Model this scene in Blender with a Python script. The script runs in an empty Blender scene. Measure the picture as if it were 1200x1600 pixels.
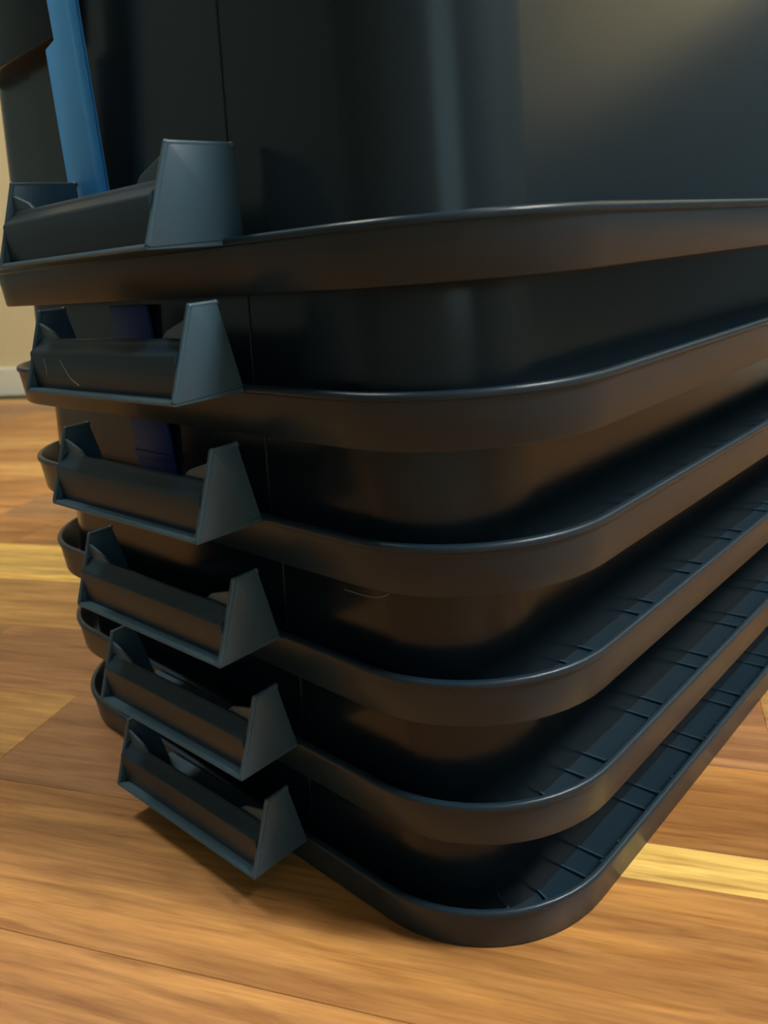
import bpy, bmesh, math, random
from mathutils import Vector, Matrix
C = bpy.context.scene.collection
random.seed(4)

# ---------------------------------------------------------------- camera
cam_d = bpy.data.cameras.new('camera')
cam = bpy.data.objects.new('camera', cam_d); C.objects.link(cam)
CAM = Vector((0.13864, -0.19312, 0.29038))
FWD = Vector((-0.66650, 0.67863, -0.30860)).normalized()
UP = Vector((-0.15451, 0.27921, 0.94772)).normalized()
RIGHT = FWD.cross(UP).normalized(); UP = RIGHT.cross(FWD)
cam.matrix_world = Matrix(((RIGHT.x, UP.x, -FWD.x, CAM.x), (RIGHT.y, UP.y, -FWD.y, CAM.y),
                           (RIGHT.z, UP.z, -FWD.z, CAM.z), (0, 0, 0, 1)))
cam_d.sensor_fit = 'VERTICAL'; cam_d.sensor_height = 6.4; cam_d.sensor_width = 4.8
cam_d.lens = 0.75877 * 6.4
cam_d.clip_start = 0.01
cam_d.dof.use_dof = True; cam_d.dof.focus_distance = 0.36; cam_d.dof.aperture_fstop = 2.0
bpy.context.scene.camera = cam

# ---------------------------------------------------------------- view, world
vs = bpy.context.scene.view_settings
vs.view_transform = 'Standard'; vs.look = 'None'; vs.gamma = 1; vs.use_curve_mapping = False
vs.exposure = 1.3
w = bpy.data.worlds.new('world'); bpy.context.scene.world = w; w.use_nodes = True
w.node_tree.nodes['Background'].inputs[0].default_value = (0.55, 0.7, 1, 1)
w.node_tree.nodes['Background'].inputs[1].default_value = 0.3

ANG = math.radians(25.5); CA, SA = math.cos(ANG), math.sin(ANG)
def uv(u, v, z=0.0):                                   # room frame (along / across the boards) to world
    return Vector((u * CA - v * SA, u * SA + v * CA, z))

# ---------------------------------------------------------------- helpers
def link_mesh(name, bm, mat, parent=None, smooth=None):
    me = bpy.data.meshes.new(name)
    bmesh.ops.recalc_face_normals(bm, faces=bm.faces)
    bm.to_mesh(me); bm.free()
    o = bpy.data.objects.new(name, me); C.objects.link(o)
    if mat: me.materials.append(mat)
    if parent: o.parent = parent
    if smooth is not None:
        me.shade_smooth(); me.set_sharp_from_angle(angle=math.radians(smooth))
    return o

def box(bm, lo, hi, bev=0.0, seg=2, mat=None):
    r = bmesh.ops.create_cube(bm, size=1)
    vsx = r['verts']
    for v in vsx:
        v.co = Vector([lo[i] + (v.co[i] + .5) * (hi[i] - lo[i]) for i in range(3)])
    if mat is not None:
        for v in vsx: v.co = mat @ v.co
    if bev:
        es = list({e for v in vsx for e in v.link_edges})
        bmesh.ops.bevel(bm, geom=es, offset=bev, segments=seg, profile=.5, affect='EDGES')

def extrude_poly(bm, pts, vec, bev=0.0, seg=2):
    a = [bm.verts.new(p) for p in pts]; b = [bm.verts.new(Vector(p) + Vector(vec)) for p in pts]
    n = len(pts); fs = [bm.faces.new(a), bm.faces.new(b[::-1])]
    for i in range(n):
        fs.append(bm.faces.new((a[i], b[i], b[(i + 1) % n], a[(i + 1) % n])))
    bmesh.ops.recalc_face_normals(bm, faces=fs)
    if bev:
        es = list({e for f in fs for e in f.edges})
        bmesh.ops.bevel(bm, geom=es, offset=bev, segments=seg, profile=.5, affect='EDGES')

W, L = 0.40, 0.62                                      # rim footprint of one bin
def ring(ix, iy, r, z, n=14):
    """rounded rectangle, near corner at the origin, x to -W and y to L"""
    x0, x1, y0, y1 = -W + ix - (.0095 if ix > .012 else 0), -ix, iy, L - iy   # the far flange is narrower
    pts = []
    for cx, cy, a0 in ((x1 - r, y1 - r, 0), (x0 + r, y1 - r, 90), (x0 + r, y0 + r, 180), (x1 - r, y0 + r, 270)):
        for i in range(n + 1):
            a = math.radians(a0 + 90 * i / n)
            pts.append((cx + r * math.cos(a), cy + r * math.sin(a), z))
    return pts
def sweep(bm, prof, closed, cap_last=False):
    rs = [[bm.verts.new(p) for p in ring(*q)] for q in prof]
    n = len(rs[0]); m = len(rs)
    for i in range(m if closed else m - 1):
        a, b = rs[i], rs[(i + 1) % m]
        for j in range(n):
            bm.faces.new((a[j], a[(j + 1) % n], b[(j + 1) % n], b[j]))
    if cap_last: bm.faces.new(rs[-1])
    return rs

def nodes(m): return m.node_tree.nodes, m.node_tree.links
def new_mat(name, col=(.5, .5, .5), rough=.5, spec=.5):
    m = bpy.data.materials.new(name); m.use_nodes = True
    b = m.node_tree.nodes['Principled BSDF']
    b.inputs['Base Color'].default_value = (*col, 1); b.inputs['Roughness'].default_value = rough
    b.inputs['Specular IOR Level'].default_value = spec
    return m, b

# ---------------------------------------------------------------- materials
def plastic(name, col, rough, spec=.5, grain=.02):
    m, b = new_mat(name, col, rough, spec); N, K = nodes(m)
    tc = N.new('ShaderNodeTexCoord')
    n1 = N.new('ShaderNodeTexNoise'); n1.inputs['Scale'].default_value = 1400; n1.inputs['Detail'].default_value = 2
    n2 = N.new('ShaderNodeTexNoise'); n2.inputs['Scale'].default_value = 9; n2.inputs['Detail'].default_value = 4
    K.new(tc.outputs['Object'], n1.inputs['Vector']); K.new(tc.outputs['Object'], n2.inputs['Vector'])
    mr = N.new('ShaderNodeMapRange'); mr.inputs['To Min'].default_value = rough * .85; mr.inputs['To Max'].default_value = rough * 1.2
    K.new(n2.outputs['Fac'], mr.inputs['Value']); K.new(mr.outputs['Result'], b.inputs['Roughness'])
    bp = N.new('ShaderNodeBump'); bp.inputs['Strength'].default_value = grain; bp.inputs['Distance'].default_value = .0004
    K.new(n1.outputs['Fac'], bp.inputs['Height']); K.new(bp.outputs['Normal'], b.inputs['Normal'])
    return m
M_RIM = plastic('black_rim_plastic', (.009, .023, .037), .33, .34, .10)
M_BODY = plastic('black_glossy_plastic', (.007, .014, .021), .22, .40, .03)
M_FIN = plastic('charcoal_matt_plastic', (.032, .074, .108), .42, .5, .15)
M_BLUE = plastic('blue_latch_plastic', (.06, .36, .90), .38, .5, .05)
M_SCR = new_mat('pale_scratch', (.30, .33, .33), .5)[0]

def wood():
    m, b = new_mat('laminate_wood', rough=.42, spec=.45); N, K = nodes(m)
    tc = N.new('ShaderNodeTexCoord'); oi = N.new('ShaderNodeObjectInfo')
    ofs = N.new('ShaderNodeVectorMath'); ofs.operation = 'MULTIPLY_ADD'
    cmb = N.new('ShaderNodeCombineXYZ')
    for i in range(3): K.new(oi.outputs['Random'], cmb.inputs[i])
    ofs.inputs[1].default_value = (37, 23, 11)
    K.new(cmb.outputs[0], ofs.inputs[0]); K.new(tc.outputs['Object'], ofs.inputs[2])
    def noise(sc, vec, det, dist=0.0, rough=.55):
        mp = N.new('ShaderNodeMapping'); mp.inputs['Scale'].default_value = vec
        K.new(ofs.outputs[0], mp.inputs['Vector'])
        n = N.new('ShaderNodeTexNoise'); n.inputs['Scale'].default_value = sc
        n.inputs['Detail'].default_value = det; n.inputs['Distortion'].default_value = dist; n.inputs['Roughness'].default_value = rough
        K.new(mp.outputs[0], n.inputs['Vector']); return n
    broad = noise(1, (4.0, 48, 1), 3, .5)
    mid = noise(1, (9, 120, 1), 4, .8, .6)
    fine = noise(1, (12, 190, 1), 5, .6, .65)
    pores = noise(1, (28, 620, 1), 3, .2, .6)
    def ramp(src, stops):
        r = N.new('ShaderNodeValToRGB'); e = r.color_ramp.elements
        e[0].position, e[0].color = stops[0][0], (*stops[0][1], 1)
        e[1].position, e[1].color = stops[-1][0], (*stops[-1][1], 1)
        for p_, c_ in stops[1:-1]:
            x = e.new(p_); x.color = (*c_, 1)
        K.new(src.outputs['Fac'], r.inputs['Fac']); return r
    def mixc(a, bb, mode, fac):
        x = N.new('ShaderNodeMix'); x.data_type = 'RGBA'; x.blend_type = mode; x.inputs[0].default_value = fac
        K.new(a, x.inputs[6]); K.new(bb, x.inputs[7]); return x.outputs[2]
    r1 = ramp(broad, [(.28, (.62, .53, .46)), (.44, (.88, .83, .78)), (.55, (1.03, 1.01, .97)), (.70, (1.26, 1.24, 1.06))])
    r2 = ramp(fine, [(.32, (.74, .68, .60)), (.52, (1, 1, 1)), (.70, (1.13, 1.13, 1.1))])
    r3 = ramp(pores, [(.30, (.80, .75, .70)), (.48, (1, 1, 1)), (.8, (1.03, 1.03, 1.03))])
    c = mixc(oi.outputs['Color'], r1.outputs[0], 'MULTIPLY', 1.0)
    rm = ramp(mid, [(.30, (.66, .56, .46)), (.46, (.94, .92, .90)), (.58, (1.06, 1.06, 1.04)), (.72, (1.26, 1.28, 1.20))])
    c = mixc(c, rm.outputs[0], 'MULTIPLY', .85)
    c = mixc(c, r2.outputs[0], 'MULTIPLY', 1.0)
    c = mixc(c, r3.outputs[0], 'MULTIPLY', .7)
    K.new(c, b.inputs['Base Color'])
    bp = N.new('ShaderNodeBump'); bp.inputs['Strength'].default_value = .08; bp.inputs['Distance'].default_value = .0005
    K.new(fine.outputs['Fac'], bp.inputs['Height']); K.new(bp.outputs['Normal'], b.inputs['Normal'])
    return m
M_WOOD = wood()
M_SUB = new_mat('underfloor', (.05, .035, .025), .8)[0]
def paint(name, col, rough=.7):
    m, b = new_mat(name, col, rough, .3); N, K = nodes(m)
    n = N.new('ShaderNodeTexNoise'); n.inputs['Scale'].default_value = 60; n.inputs['Detail'].default_value = 4
    bp = N.new('ShaderNodeBump'); bp.inputs['Strength'].default_value = .15; bp.inputs['Distance'].default_value = .002
    K.new(n.outputs['Fac'], bp.inputs['Height']); K.new(bp.outputs['Normal'], b.inputs['Normal'])
    return m
M_WALL = paint('beige_wall_paint', (.66, .56, .34))
M_COOL = paint('cool_reflection_wall_tint', (.17, .24, .26))  # colour invented for the unseen walls so the bins reflect less brown
M_ADDED_DARK = paint('added_dark_panel_tone', (.045, .075, .095), .5)
M_CEIL = paint('ceiling_paint', (.62, .62, .58))
M_TRIM = paint('cream_trim_paint', (.72, .72, .60), .45)
M_DOOR = paint('white_door_paint', (.68, .72, .60), .45)
M_METAL = new_mat('brushed_metal', (.5, .5, .5), .3)[0]; M_METAL.node_tree.nodes['Principled BSDF'].inputs['Metallic'].default_value = 1

# ---------------------------------------------------------------- ceiling lamps (out of view, the left one an added fill)
def ceiling_lamp(loc, power, col, size, label, h):
    root = bpy.data.objects.new('ceiling_lamp', None); C.objects.link(root); root.location = (loc[0], loc[1], h)
    root['label'] = label; root['category'] = 'lamp'; root['group'] = 'lamps on the ceiling'
    bm = bmesh.new(); bmesh.ops.create_cone(bm, cap_ends=True, segments=40, radius1=size * .56, radius2=size * .5, depth=.03,
                                            matrix=Matrix.Translation((0, 0, -.0155)))
    link_mesh('base', bm, M_METAL, root, 40)
    bm = bmesh.new(); bmesh.ops.create_uvsphere(bm, u_segments=40, v_segments=16, radius=size * .5)
    for v in bm.verts: v.co.z = (v.co.z * .3 if v.co.z < 0 else 0) - .032
    m, b = new_mat('lamp_glow', (.9, .9, .9), .4)
    b.inputs['Emission Color'].default_value = (*col, 1)
    b.inputs['Emission Strength'].default_value = power
    link_mesh('diffuser', bm, m, root, 60)

# ---------------------------------------------------------------- the room
U0, U1, V0, V1, H = -3.0, 2.7, -2.1, 1.59, 2.45
def struct(name, lo, hi, mat, bev=0.0):
    """a box in the room frame"""
    bm = bmesh.new(); box(bm, lo, hi, bev)
    o = link_mesh(name, bm, mat); o.rotation_euler = (0, 0, ANG); o['kind'] = 'structure'; return o
floor = struct('floor', (U0, V0, -.06), (U1, V1, -.012), M_SUB)
struct('ceiling', (U0, V0, H), (U1, V1, H + .1), M_CEIL)
struct('wall_back', (U0 - .1, V1, -.06), (U1 + .1, V1 + .1, H), M_WALL)
struct('wall_front', (U0 - .1, V0 - .1, -.06), (U1 + .1, V0, H), M_COOL)
struct('wall_left', (U0 - .1, V0, -.06), (U0, V1, H), M_COOL)
struct('wall_right', (U1, V0, -.06), (U1 + .1, V1, H), M_COOL)
def baseboard(name, lo, hi):
    o = struct(name, lo, hi, M_TRIM, .004); return o
baseboard('baseboard_back', (U0, V1 - .014, 0.0005), (U1 - .015, V1 - .0005, .083))
baseboard('baseboard_left', (U0 + .0005, V0, 0.0005), (U0 + .014, V1 - .015, .083))
baseboard('baseboard_front', (U0 + .015, V0 + .0005, 0.0005), (U1 - .015, V0 + .014, .083))
baseboard('baseboard_right', (U1 - .014, V0 + .015, 0.0005), (U1 - .0005, V1 - .015, .083))
# unseen dark panel added on the back wall to darken the long side's reflections
added_panel = struct('added_trim_1', (.30, V1 - .020, .085), (U1 - .015, V1 - .0005, .90), M_ADDED_DARK, .003)
for i in range(4):
    bm = bmesh.new(); box(bm, (.38 + .58 * i, V1 - .028, .16), (.88 + .58 * i, V1 - .019, .83), .004)
    link_mesh('panel', bm, M_ADDED_DARK, added_panel)
struct('added_trim_2', (.29, V1 - .034, .9005), (U1 - .015, V1 - .0005, .925), M_TRIM, .003)
# unseen glowing panes added behind the camera for a cool band on the bins
def glow_pane():
    m, b = new_mat('added_glow_pane', (.02, .03, .04), .1)
    b.inputs['Emission Color'].default_value = (.52, .82, .92, 1); b.inputs['Emission Strength'].default_value = .6
    return m
bm = bmesh.new()
for lo, hi in (((1.04, V0 + .001, .62), (2.40, V0 + .05, .68)), ((1.04, V0 + .001, 2.0), (2.40, V0 + .05, 2.06)),
               ((1.04, V0 + .001, .6805), (1.10, V0 + .05, 1.9995)), ((2.34, V0 + .001, .6805), (2.40, V0 + .05, 1.9995)),
               ((1.70, V0 + .001, .6805), (1.74, V0 + .045, 1.9995))):
    box(bm, lo, hi, .003)
win = link_mesh('added_window_1', bm, M_TRIM); win.rotation_euler = (0, 0, ANG); win['kind'] = 'structure'
MP = glow_pane()
for a in (1.101, 1.741):
    bm = bmesh.new(); box(bm, (a, V0 + .012, .681), (a + .598, V0 + .018, 1.999)); link_mesh('pane', bm, MP, win)

# ceiling lamps
ceiling_lamp(uv(1.50, .05), 46.0, (1.0, .97, .90), .60, 'large round ceiling lamp in the middle of the room', H)
ceiling_lamp(uv(1.9, 1.15), 14.0, (1.0, .94, .83), .34, 'small round ceiling lamp near the added dark panel', H)
ceiling_lamp(uv(-1.25, .35), 27.0, (1.0, .96, .84), .45, 'added round fill lamp at the left end of the room', H)  # unseen fill added to brighten the left floor and back wall

# laminate boards: rows .0965 wide running along u
PW = .0965; V_ROW = .080
def plank_mesh(ln, wd=PW):
    bm = bmesh.new(); box(bm, (0, 0, -.012), (ln - .00015, wd - .00015, 0), .0003, 1)
    me = bpy.data.meshes.new('plank'); bm.to_mesh(me); bm.free(); me.materials.append(M_WOOD)
    return me
PL = .62; P_MESH = plank_mesh(PL); P_SHORT = plank_mesh(.36)
TONE = {'mid': (.40, .195, .062), 'red': (.35, .175, .080), 'yellow': (.74, .50, .15), 'brown': (.32, .175, .080), 'light': (.48, .27, .092)}
def plank(u, v, me, tone):
    o = bpy.data.objects.new('plank', me); C.objects.link(o); o.parent = floor
    o.location = (u, v, 0)
    k = .95 + .10 * random.random()
    o.color = (*[c * k for c in tone], 1)
# rows in view: where a board ends and the tone of each board, as read off the photograph
ROWS = {-2: (-.38, ['light', 'mid', 'light']), -1: (-.43, ['mid', 'mid', 'mid']), 1: (-.50, ['brown', 'red', 'light']),
        2: (-.86, ['light', 'light', 'mid']), 3: (-1.05, ['light', 'yellow', 'mid']), 4: (-1.30, ['yellow', 'mid', 'mid'])}
n0 = math.ceil((V0 - V_ROW) / PW); n1 = math.floor((V1 - V_ROW) / PW)
names = ['mid', 'mid', 'light', 'red', 'brown', 'light', 'mid']
for r in range(n0, n1):
    v = V_ROW + r * PW
    if r == 0:
        plank(-.352 - .36, v, P_SHORT, TONE['light']); plank(-.352, v, P_SHORT, TONE['red'])
        plank(.008, v, plank_mesh(PL, .026), TONE['yellow']); plank(.008, v + .026, plank_mesh(PL, PW - .026), TONE['mid'])
        j = .008; skip = (-.72, .60)
    else:
        j = ROWS[r][0] if r in ROWS else random.uniform(-PL, 0); skip = None
    for i in range(math.ceil((U0 - j) / PL), math.floor((U1 - j) / PL)):
        u = j + i * PL
        if skip and u + PL > skip[0] + .02 and u < skip[1]: continue
        t = ROWS[r][1][i + 1] if r in ROWS and -1 <= i <= 1 else random.choice(names)
        plank(u, v, P_MESH, TONE[t])
    if skip: plank(-.712 - .52, v, plank_mesh(.52), TONE['mid'])

# ---------------------------------------------------------------- the bins (upside down, rim on the floor, nested)
PIT, SK = 0.05634, 0.02126           # distance between rims, skirt height
DR = math.tan(math.radians(4.0))     # draft of the walls
BX, BY, BR, BH = .0240, .0125, .047, .300
bin_shift = {1: (.0008, -.0015), 2: (.0026, -.0025), 3: (.0008, -.0012), 4: (.0010, -.0003), 5: (.0028, .0001), 6: (0, 0)}

def rim_bm():
    bm = bmesh.new()
    t, o = .0024, .0014
    P = [(.0006, .0006, .0694, 0), (0, 0, .07, .0008)]
    zt = SK - .0034
    P += [(-o * .85, -o * .85, .0712, zt)]
    P += [(-o - .0007, -o - .0007, .0721, zt + .0007), (-o - .0009, -o - .0009, .0723, zt + .0018), (-o - .0006, -o - .0006, .072, SK - .0006),
          (-o + .0002, -o + .0002, .0712, SK), (t - o - .0004, t - o - .0004, .0688, SK), (t - o + .0002, t - o + .0002, .068, SK - .0006)]
    P += [(t - .0002, t - .0002, .0678, .0040), (t + .0008, t + .0008, .0668, .0026), (BX - .0008, BY - .0008, BR + .001, .0026),
          (BX + .0004, BY + .0004, BR, .0024), (BX + .0004, BY + .0004, BR, 0)]
    sweep(bm, P, True)
    return bm
def body_bm():
    bm = bmesh.new(); t = .0013
    def q(z, extra=0.0): 
        i = (z - .001) * DR + extra
        return (BX + i, BY + i, BR - extra * .8, z)
    P = [q(.0005, t), q(.0005), q(.05), q(.11), q(.17), q(.23), q(BH - .010), q(BH - .005, .0008), q(BH - .0015, .0035), (BX + BH * DR + .009, BY + BH * DR + .009, BR - .006, BH)]
    sweep(bm, P, False, True)
    n = len(bm.faces)
    P2 = [q(.0005, t), q(.11, t), q(.23, t), q(BH - .012, t), (BX + BH * DR + .010, BY + BH * DR + .010, BR - .007, BH - .003)]
    sweep(bm, P2, False, True)
    bmesh.ops.remove_doubles(bm, verts=bm.verts, dist=1e-6)
    return bm
FX1, FX0 = -.122, -.2435             # outer faces of the two fins
def lean(x): return -.0040 * (FX1 - x) / .12          # the bracket sits a touch askew to the rim
def fin_bm(x, top_in, bot_in, top_out=-.0200, th=.0021):
    bm = bmesh.new(); d = lean(x); s = 1 if x > -.2 else -1
    pts = [(x, -.0345 + d, SK - .0020), (x, bot_in + d, SK - .0004), (x, top_in + d, SK + .0336),
           (x, top_out - .0006 + d, SK + .0338), (x, top_out - .0018 + d, SK + .0326)]
    extrude_poly(bm, pts, (-th * s, 0, 0), .0005, 2)
    # raised bead round the edge of the plate
    def bead(a, b, r):
        a, b = Vector(a), Vector(b); v = b - a
        m = Matrix.Translation((a + b) / 2) @ v.to_track_quat('Z', 'Y').to_matrix().to_4x4()
        bmesh.ops.create_cone(bm, cap_ends=True, segments=10, radius1=r, radius2=r, depth=v.length, matrix=m)
    xx = x - th * s * .5
    bead((xx, -.0342 + d, SK - .0014), (xx, top_out - .0012 + d, SK + .0328), .00125)
    bead((xx, top_out - .0012 + d, SK + .0328), (xx, top_in + d, SK + .0331), .00115)
    for c in ((xx, top_out - .0012 + d, SK + .0328), (xx, top_in - .0003 + d, SK + .0331)):
        bmesh.ops.create_uvsphere(bm, u_segments=10, v_segments=8, radius=.00135, matrix=Matrix.Translation(c))
    return bm
def prof_x(bm, prof, xa, xb, bev=0.0):
    a = [bm.verts.new((xa, y + lean(xa), z)) for y, z in prof]; b = [bm.verts.new((xb, y + lean(xb), z)) for y, z in prof]
    n = len(prof); bm.faces.new(a); bm.faces.new(b[::-1])
    for i in range(n): bm.faces.new((a[i], b[i], b[(i + 1) % n], a[(i + 1) % n]))
def plate_bm():
    """the curved grip plate between the fins"""
    bm = bmesh.new(); S = SK
    outer = [(-.0302, S - .0008), (-.0306, S + .002), (-.0304, S + .0148), (-.0300, S + .0158), (-.0292, S + .0165), (-.0262, S + .0186), (-.0253, S + .0196),
             (-.0246, S + .0208), (-.0236, S + .0212), (-.0228, S + .0206)]
    inner = [(-.0232, S + .0190), (-.0244, S + .0172), (-.0282, S + .0140), (-.0286, S + .0040), (-.0283, S - .0008)]
    prof_x(bm, outer + inner, FX1 - .0018, FX0 + .0018)
    return bm
def ledge_bm():
    bm = bmesh.new(); S = SK
    prof_x(bm, [(-.0349, S - .0012), (-.0352, S - .0019), (-.0349, S - .0026), (.0005, S - .0026), (.0005, S - .0008), (-.0300, S - .0008), (-.0340, S - .0005)], FX1 - .0004, FX0 + .0004)
    return bm
def gusset_bm(x, s):
    bm = bmesh.new(); d = lean(x)
    extrude_poly(bm, [(x, -.0235 + d, SK + .0285), (x, -.0235 + d, SK + .0180), (x - s * .021, -.0235 + d, SK + .0195), (x - s * .015, -.0235 + d, SK + .0238)], (0, .0016, 0), .0004, 1)
    return bm
def panel_bm():
    """slightly proud panel in the end wall, its edge shows as a seam"""
    bm = bmesh.new()
    lo = [(-.1355, BY - .0008), (-.2985, BY - .0008)]
    z0, z1 = .004, .285
    pts = []
    for (x, _), z in ((lo[0], z0), (lo[1], z0), (lo[1], z1), (lo[0], z1)):
        pts.append(Vector((x, BY + (z - .001) * DR - .0007, z)))
    extrude_poly(bm, pts, (0, .0012, .0), .0003, 1)
    return bm
def rib_bm():
    bm = bmesh.new()
    extrude_poly(bm, [(-BX - .0006, 0, .0022), (-.0018, 0, .0022), (-.0010, 0, .0178), (-.0030, 0, .0172), (-.0040, 0, .0090), (-.0060, 0, .0046), (-BX - .0006, 0, .0036)], (0, .0013, 0), .0004, 1)
    bmesh.ops.create_uvsphere(bm, u_segments=10, v_segments=8, radius=.0014, matrix=Matrix.Translation((-.0024, .0007, .0172)))
    return bm
def rib_at(x, y, rz):
    return Matrix.Translation((x, y, 0)) @ Matrix.Rotation(rz, 4, 'Z')

RIBS = []
for n in range(9):
    y = .074 + .0605 * n
    for d in (0, .016):
        if y + d < L - .07: RIBS.append((0, y + d, 0))
for a in (50, 70):                                      # ribs in the near rounded corner
    a = math.radians(a - 90)
    RIBS.append((-.07 + .07 * math.cos(a), .07 + .07 * math.sin(a), a))

labels = {1: 'topmost black storage bin, its tall walls in view with a long blue latch',
          2: 'second black storage bin from the top, pale curved scratches on its grip',
          3: 'third black storage bin from the top of the stack',
          4: 'black storage bin third from the floor, directly below the third from the top',
          5: 'second lowest black storage bin, resting on the one on the floor',
          6: 'lowest black storage bin, its rim lying directly on the wooden floor'}
def tag(o, k):
    o['label'] = labels[k]; o['category'] = 'storage bin'; o['group'] = 'upside-down nested black storage bins'

proto = bpy.data.objects.new('storage_bin', None); C.objects.link(proto)
tag(proto, 6)
link_mesh('rim', rim_bm(), M_RIM, proto, 40)
body = link_mesh('body', body_bm(), M_BODY, proto, 40)
link_mesh('end_panel', panel_bm(), M_BODY, body, 30)
bracket = link_mesh('grip_bracket', ledge_bm(), M_FIN, proto, 40)
link_mesh('grip_plate', plate_bm(), M_RIM, bracket, 50)
f1 = link_mesh('fin', fin_bm(FX1, -.0092, -.0022), M_FIN, bracket, 35)
f2 = link_mesh('fin', fin_bm(FX0, -.0092, -.0022), M_FIN, bracket, 35)
link_mesh('gusset', gusset_bm(FX1 - .0018, 1), M_FIN, bracket, 35)
link_mesh('gusset', gusset_bm(FX0 + .0018, -1), M_FIN, bracket, 35)
rib0 = link_mesh('rib', rib_bm(), M_FIN, proto, 35); rib0.matrix_local = rib_at(*RIBS[0])
for q in RIBS[1:]:
    r_ = rib0.copy(); C.objects.link(r_); r_.parent = proto; r_.matrix_local = rib_at(*q)
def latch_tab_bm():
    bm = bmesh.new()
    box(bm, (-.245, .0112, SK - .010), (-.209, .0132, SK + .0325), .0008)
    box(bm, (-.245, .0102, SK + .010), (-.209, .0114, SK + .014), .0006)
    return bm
M_BLUE_SHADE = plastic('blue_latch_shaded', (.012, .045, .20), .5, .3, .05)  # latch blue darkened to stand in for shade in the gaps
tab = link_mesh('latch', latch_tab_bm(), M_BLUE_SHADE, proto, 35); tab['label'] = 'blue latch tab, colour darkened for shade'
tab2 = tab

bins = {6: proto}
def copy_tree(o, parent=None):
    c = o.copy(); C.objects.link(c); c.parent = parent
    for ch in list(o.children): copy_tree(ch, c)
    return c
for k in (5, 4, 3, 2, 1):
    c = copy_tree(proto); bins[k] = c; tag(c, k)
for k, o in bins.items():
    dx, dy = bin_shift[k]
    o.location = (dx, dy, (6 - k) * PIT)

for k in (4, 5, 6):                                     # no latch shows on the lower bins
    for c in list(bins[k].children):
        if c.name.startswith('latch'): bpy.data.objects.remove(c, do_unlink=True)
# the top bin: wide fins and the full-length latch
top = bins[1]
br = [c for c in top.children if c.name.startswith('grip_bracket')][0]
for c in list(br.children):
    if c.name.startswith('fin'): bpy.data.objects.remove(c, do_unlink=True)
link_mesh('fin', fin_bm(FX1, .0085, .0080, -.0190), M_FIN, br, 35)
link_mesh('fin', fin_bm(FX0, .0085, .0080, -.0205), M_FIN, br, 35)
for c in list(top.children):
    if c.name.startswith('latch'): bpy.data.objects.remove(c, do_unlink=True)
def long_latch_bm():
    bm = bmesh.new()
    z_ = SK
    # flat bar, wider below a shoulder; side flange gives it depth
    S0 = .1145
    pts = [(-.2190, .006, .004), (-.2150, .006, .19), (-.2400, .006, .19), (-.2408, .006, S0 + .001), (-.2505, .006, S0 - .001), (-.2560, .006, .004)]
    extrude_poly(bm, pts, (0, .0022, 0), .0007, 2)
    pts = [(-.2190, .0035, .004), (-.2150, .0035, .19), (-.2180, .0035, .19), (-.2220, .0035, .004)]
    extrude_poly(bm, pts, (0, .0050, 0), .0007, 2)
    return bm
lt = link_mesh('latch', long_latch_bm(), M_BLUE, top, 35); lt['label'] = 'long blue latch'
def guard_bm():
    bm = bmesh.new()
    extrude_poly(bm, [(-.2500, .0110, .1188), (-.2460, .0110, .20), (-.356, .0110, .20), (-.356, .0110, .1188)], (0, .022, 0), .0010, 2)
    return bm
link_mesh('latch_guard', guard_bm(), M_BODY, top, 35)

# pale scratches
def scratch(pts, r, parent):
    cu = bpy.data.curves.new('scratch', 'CURVE'); cu.dimensions = '3D'; cu.bevel_depth = r; cu.bevel_resolution = 1; cu.resolution_u = 6
    s = cu.splines.new('NURBS'); s.points.add(len(pts) - 1); s.use_endpoint_u = True; s.order_u = 3
    for q, a in zip(s.points, pts): q.co = (*a, 1)
    o = bpy.data.objects.new('scratch', cu); dg = None
    me = bpy.data.meshes.new_from_object(o); bpy.data.objects.remove(o)
    o = bpy.data.objects.new('scratch', me); C.objects.link(o); me.materials.append(M_SCR); o.parent = parent
b2 = [c for c in bins[2].children if c.name.startswith('grip_bracket')][0]
def on_plate(x, z): return (x, -.0306 + lean(x), SK + z)
scratch([on_plate(-.2135, .0125), on_plate(-.2085, .006), on_plate(-.2055, .0035), on_plate(-.2000, .0015)], .00016, b2)
scratch([on_plate(-.2290, .0130), on_plate(-.2275, .009), on_plate(-.2290, .0055)], .00014, b2)
b4 = [c for c in bins[4].children if c.name.startswith('body')][0]
wy = BY + .0425 * DR - .0001
scratch([(-.0950, wy, .0430), (-.0860, wy, .0428), (-.0760, wy, .0436), (-.0690, wy + .0001, .0462), (-.0680, wy + .0002, .0480)], .00016, b4)
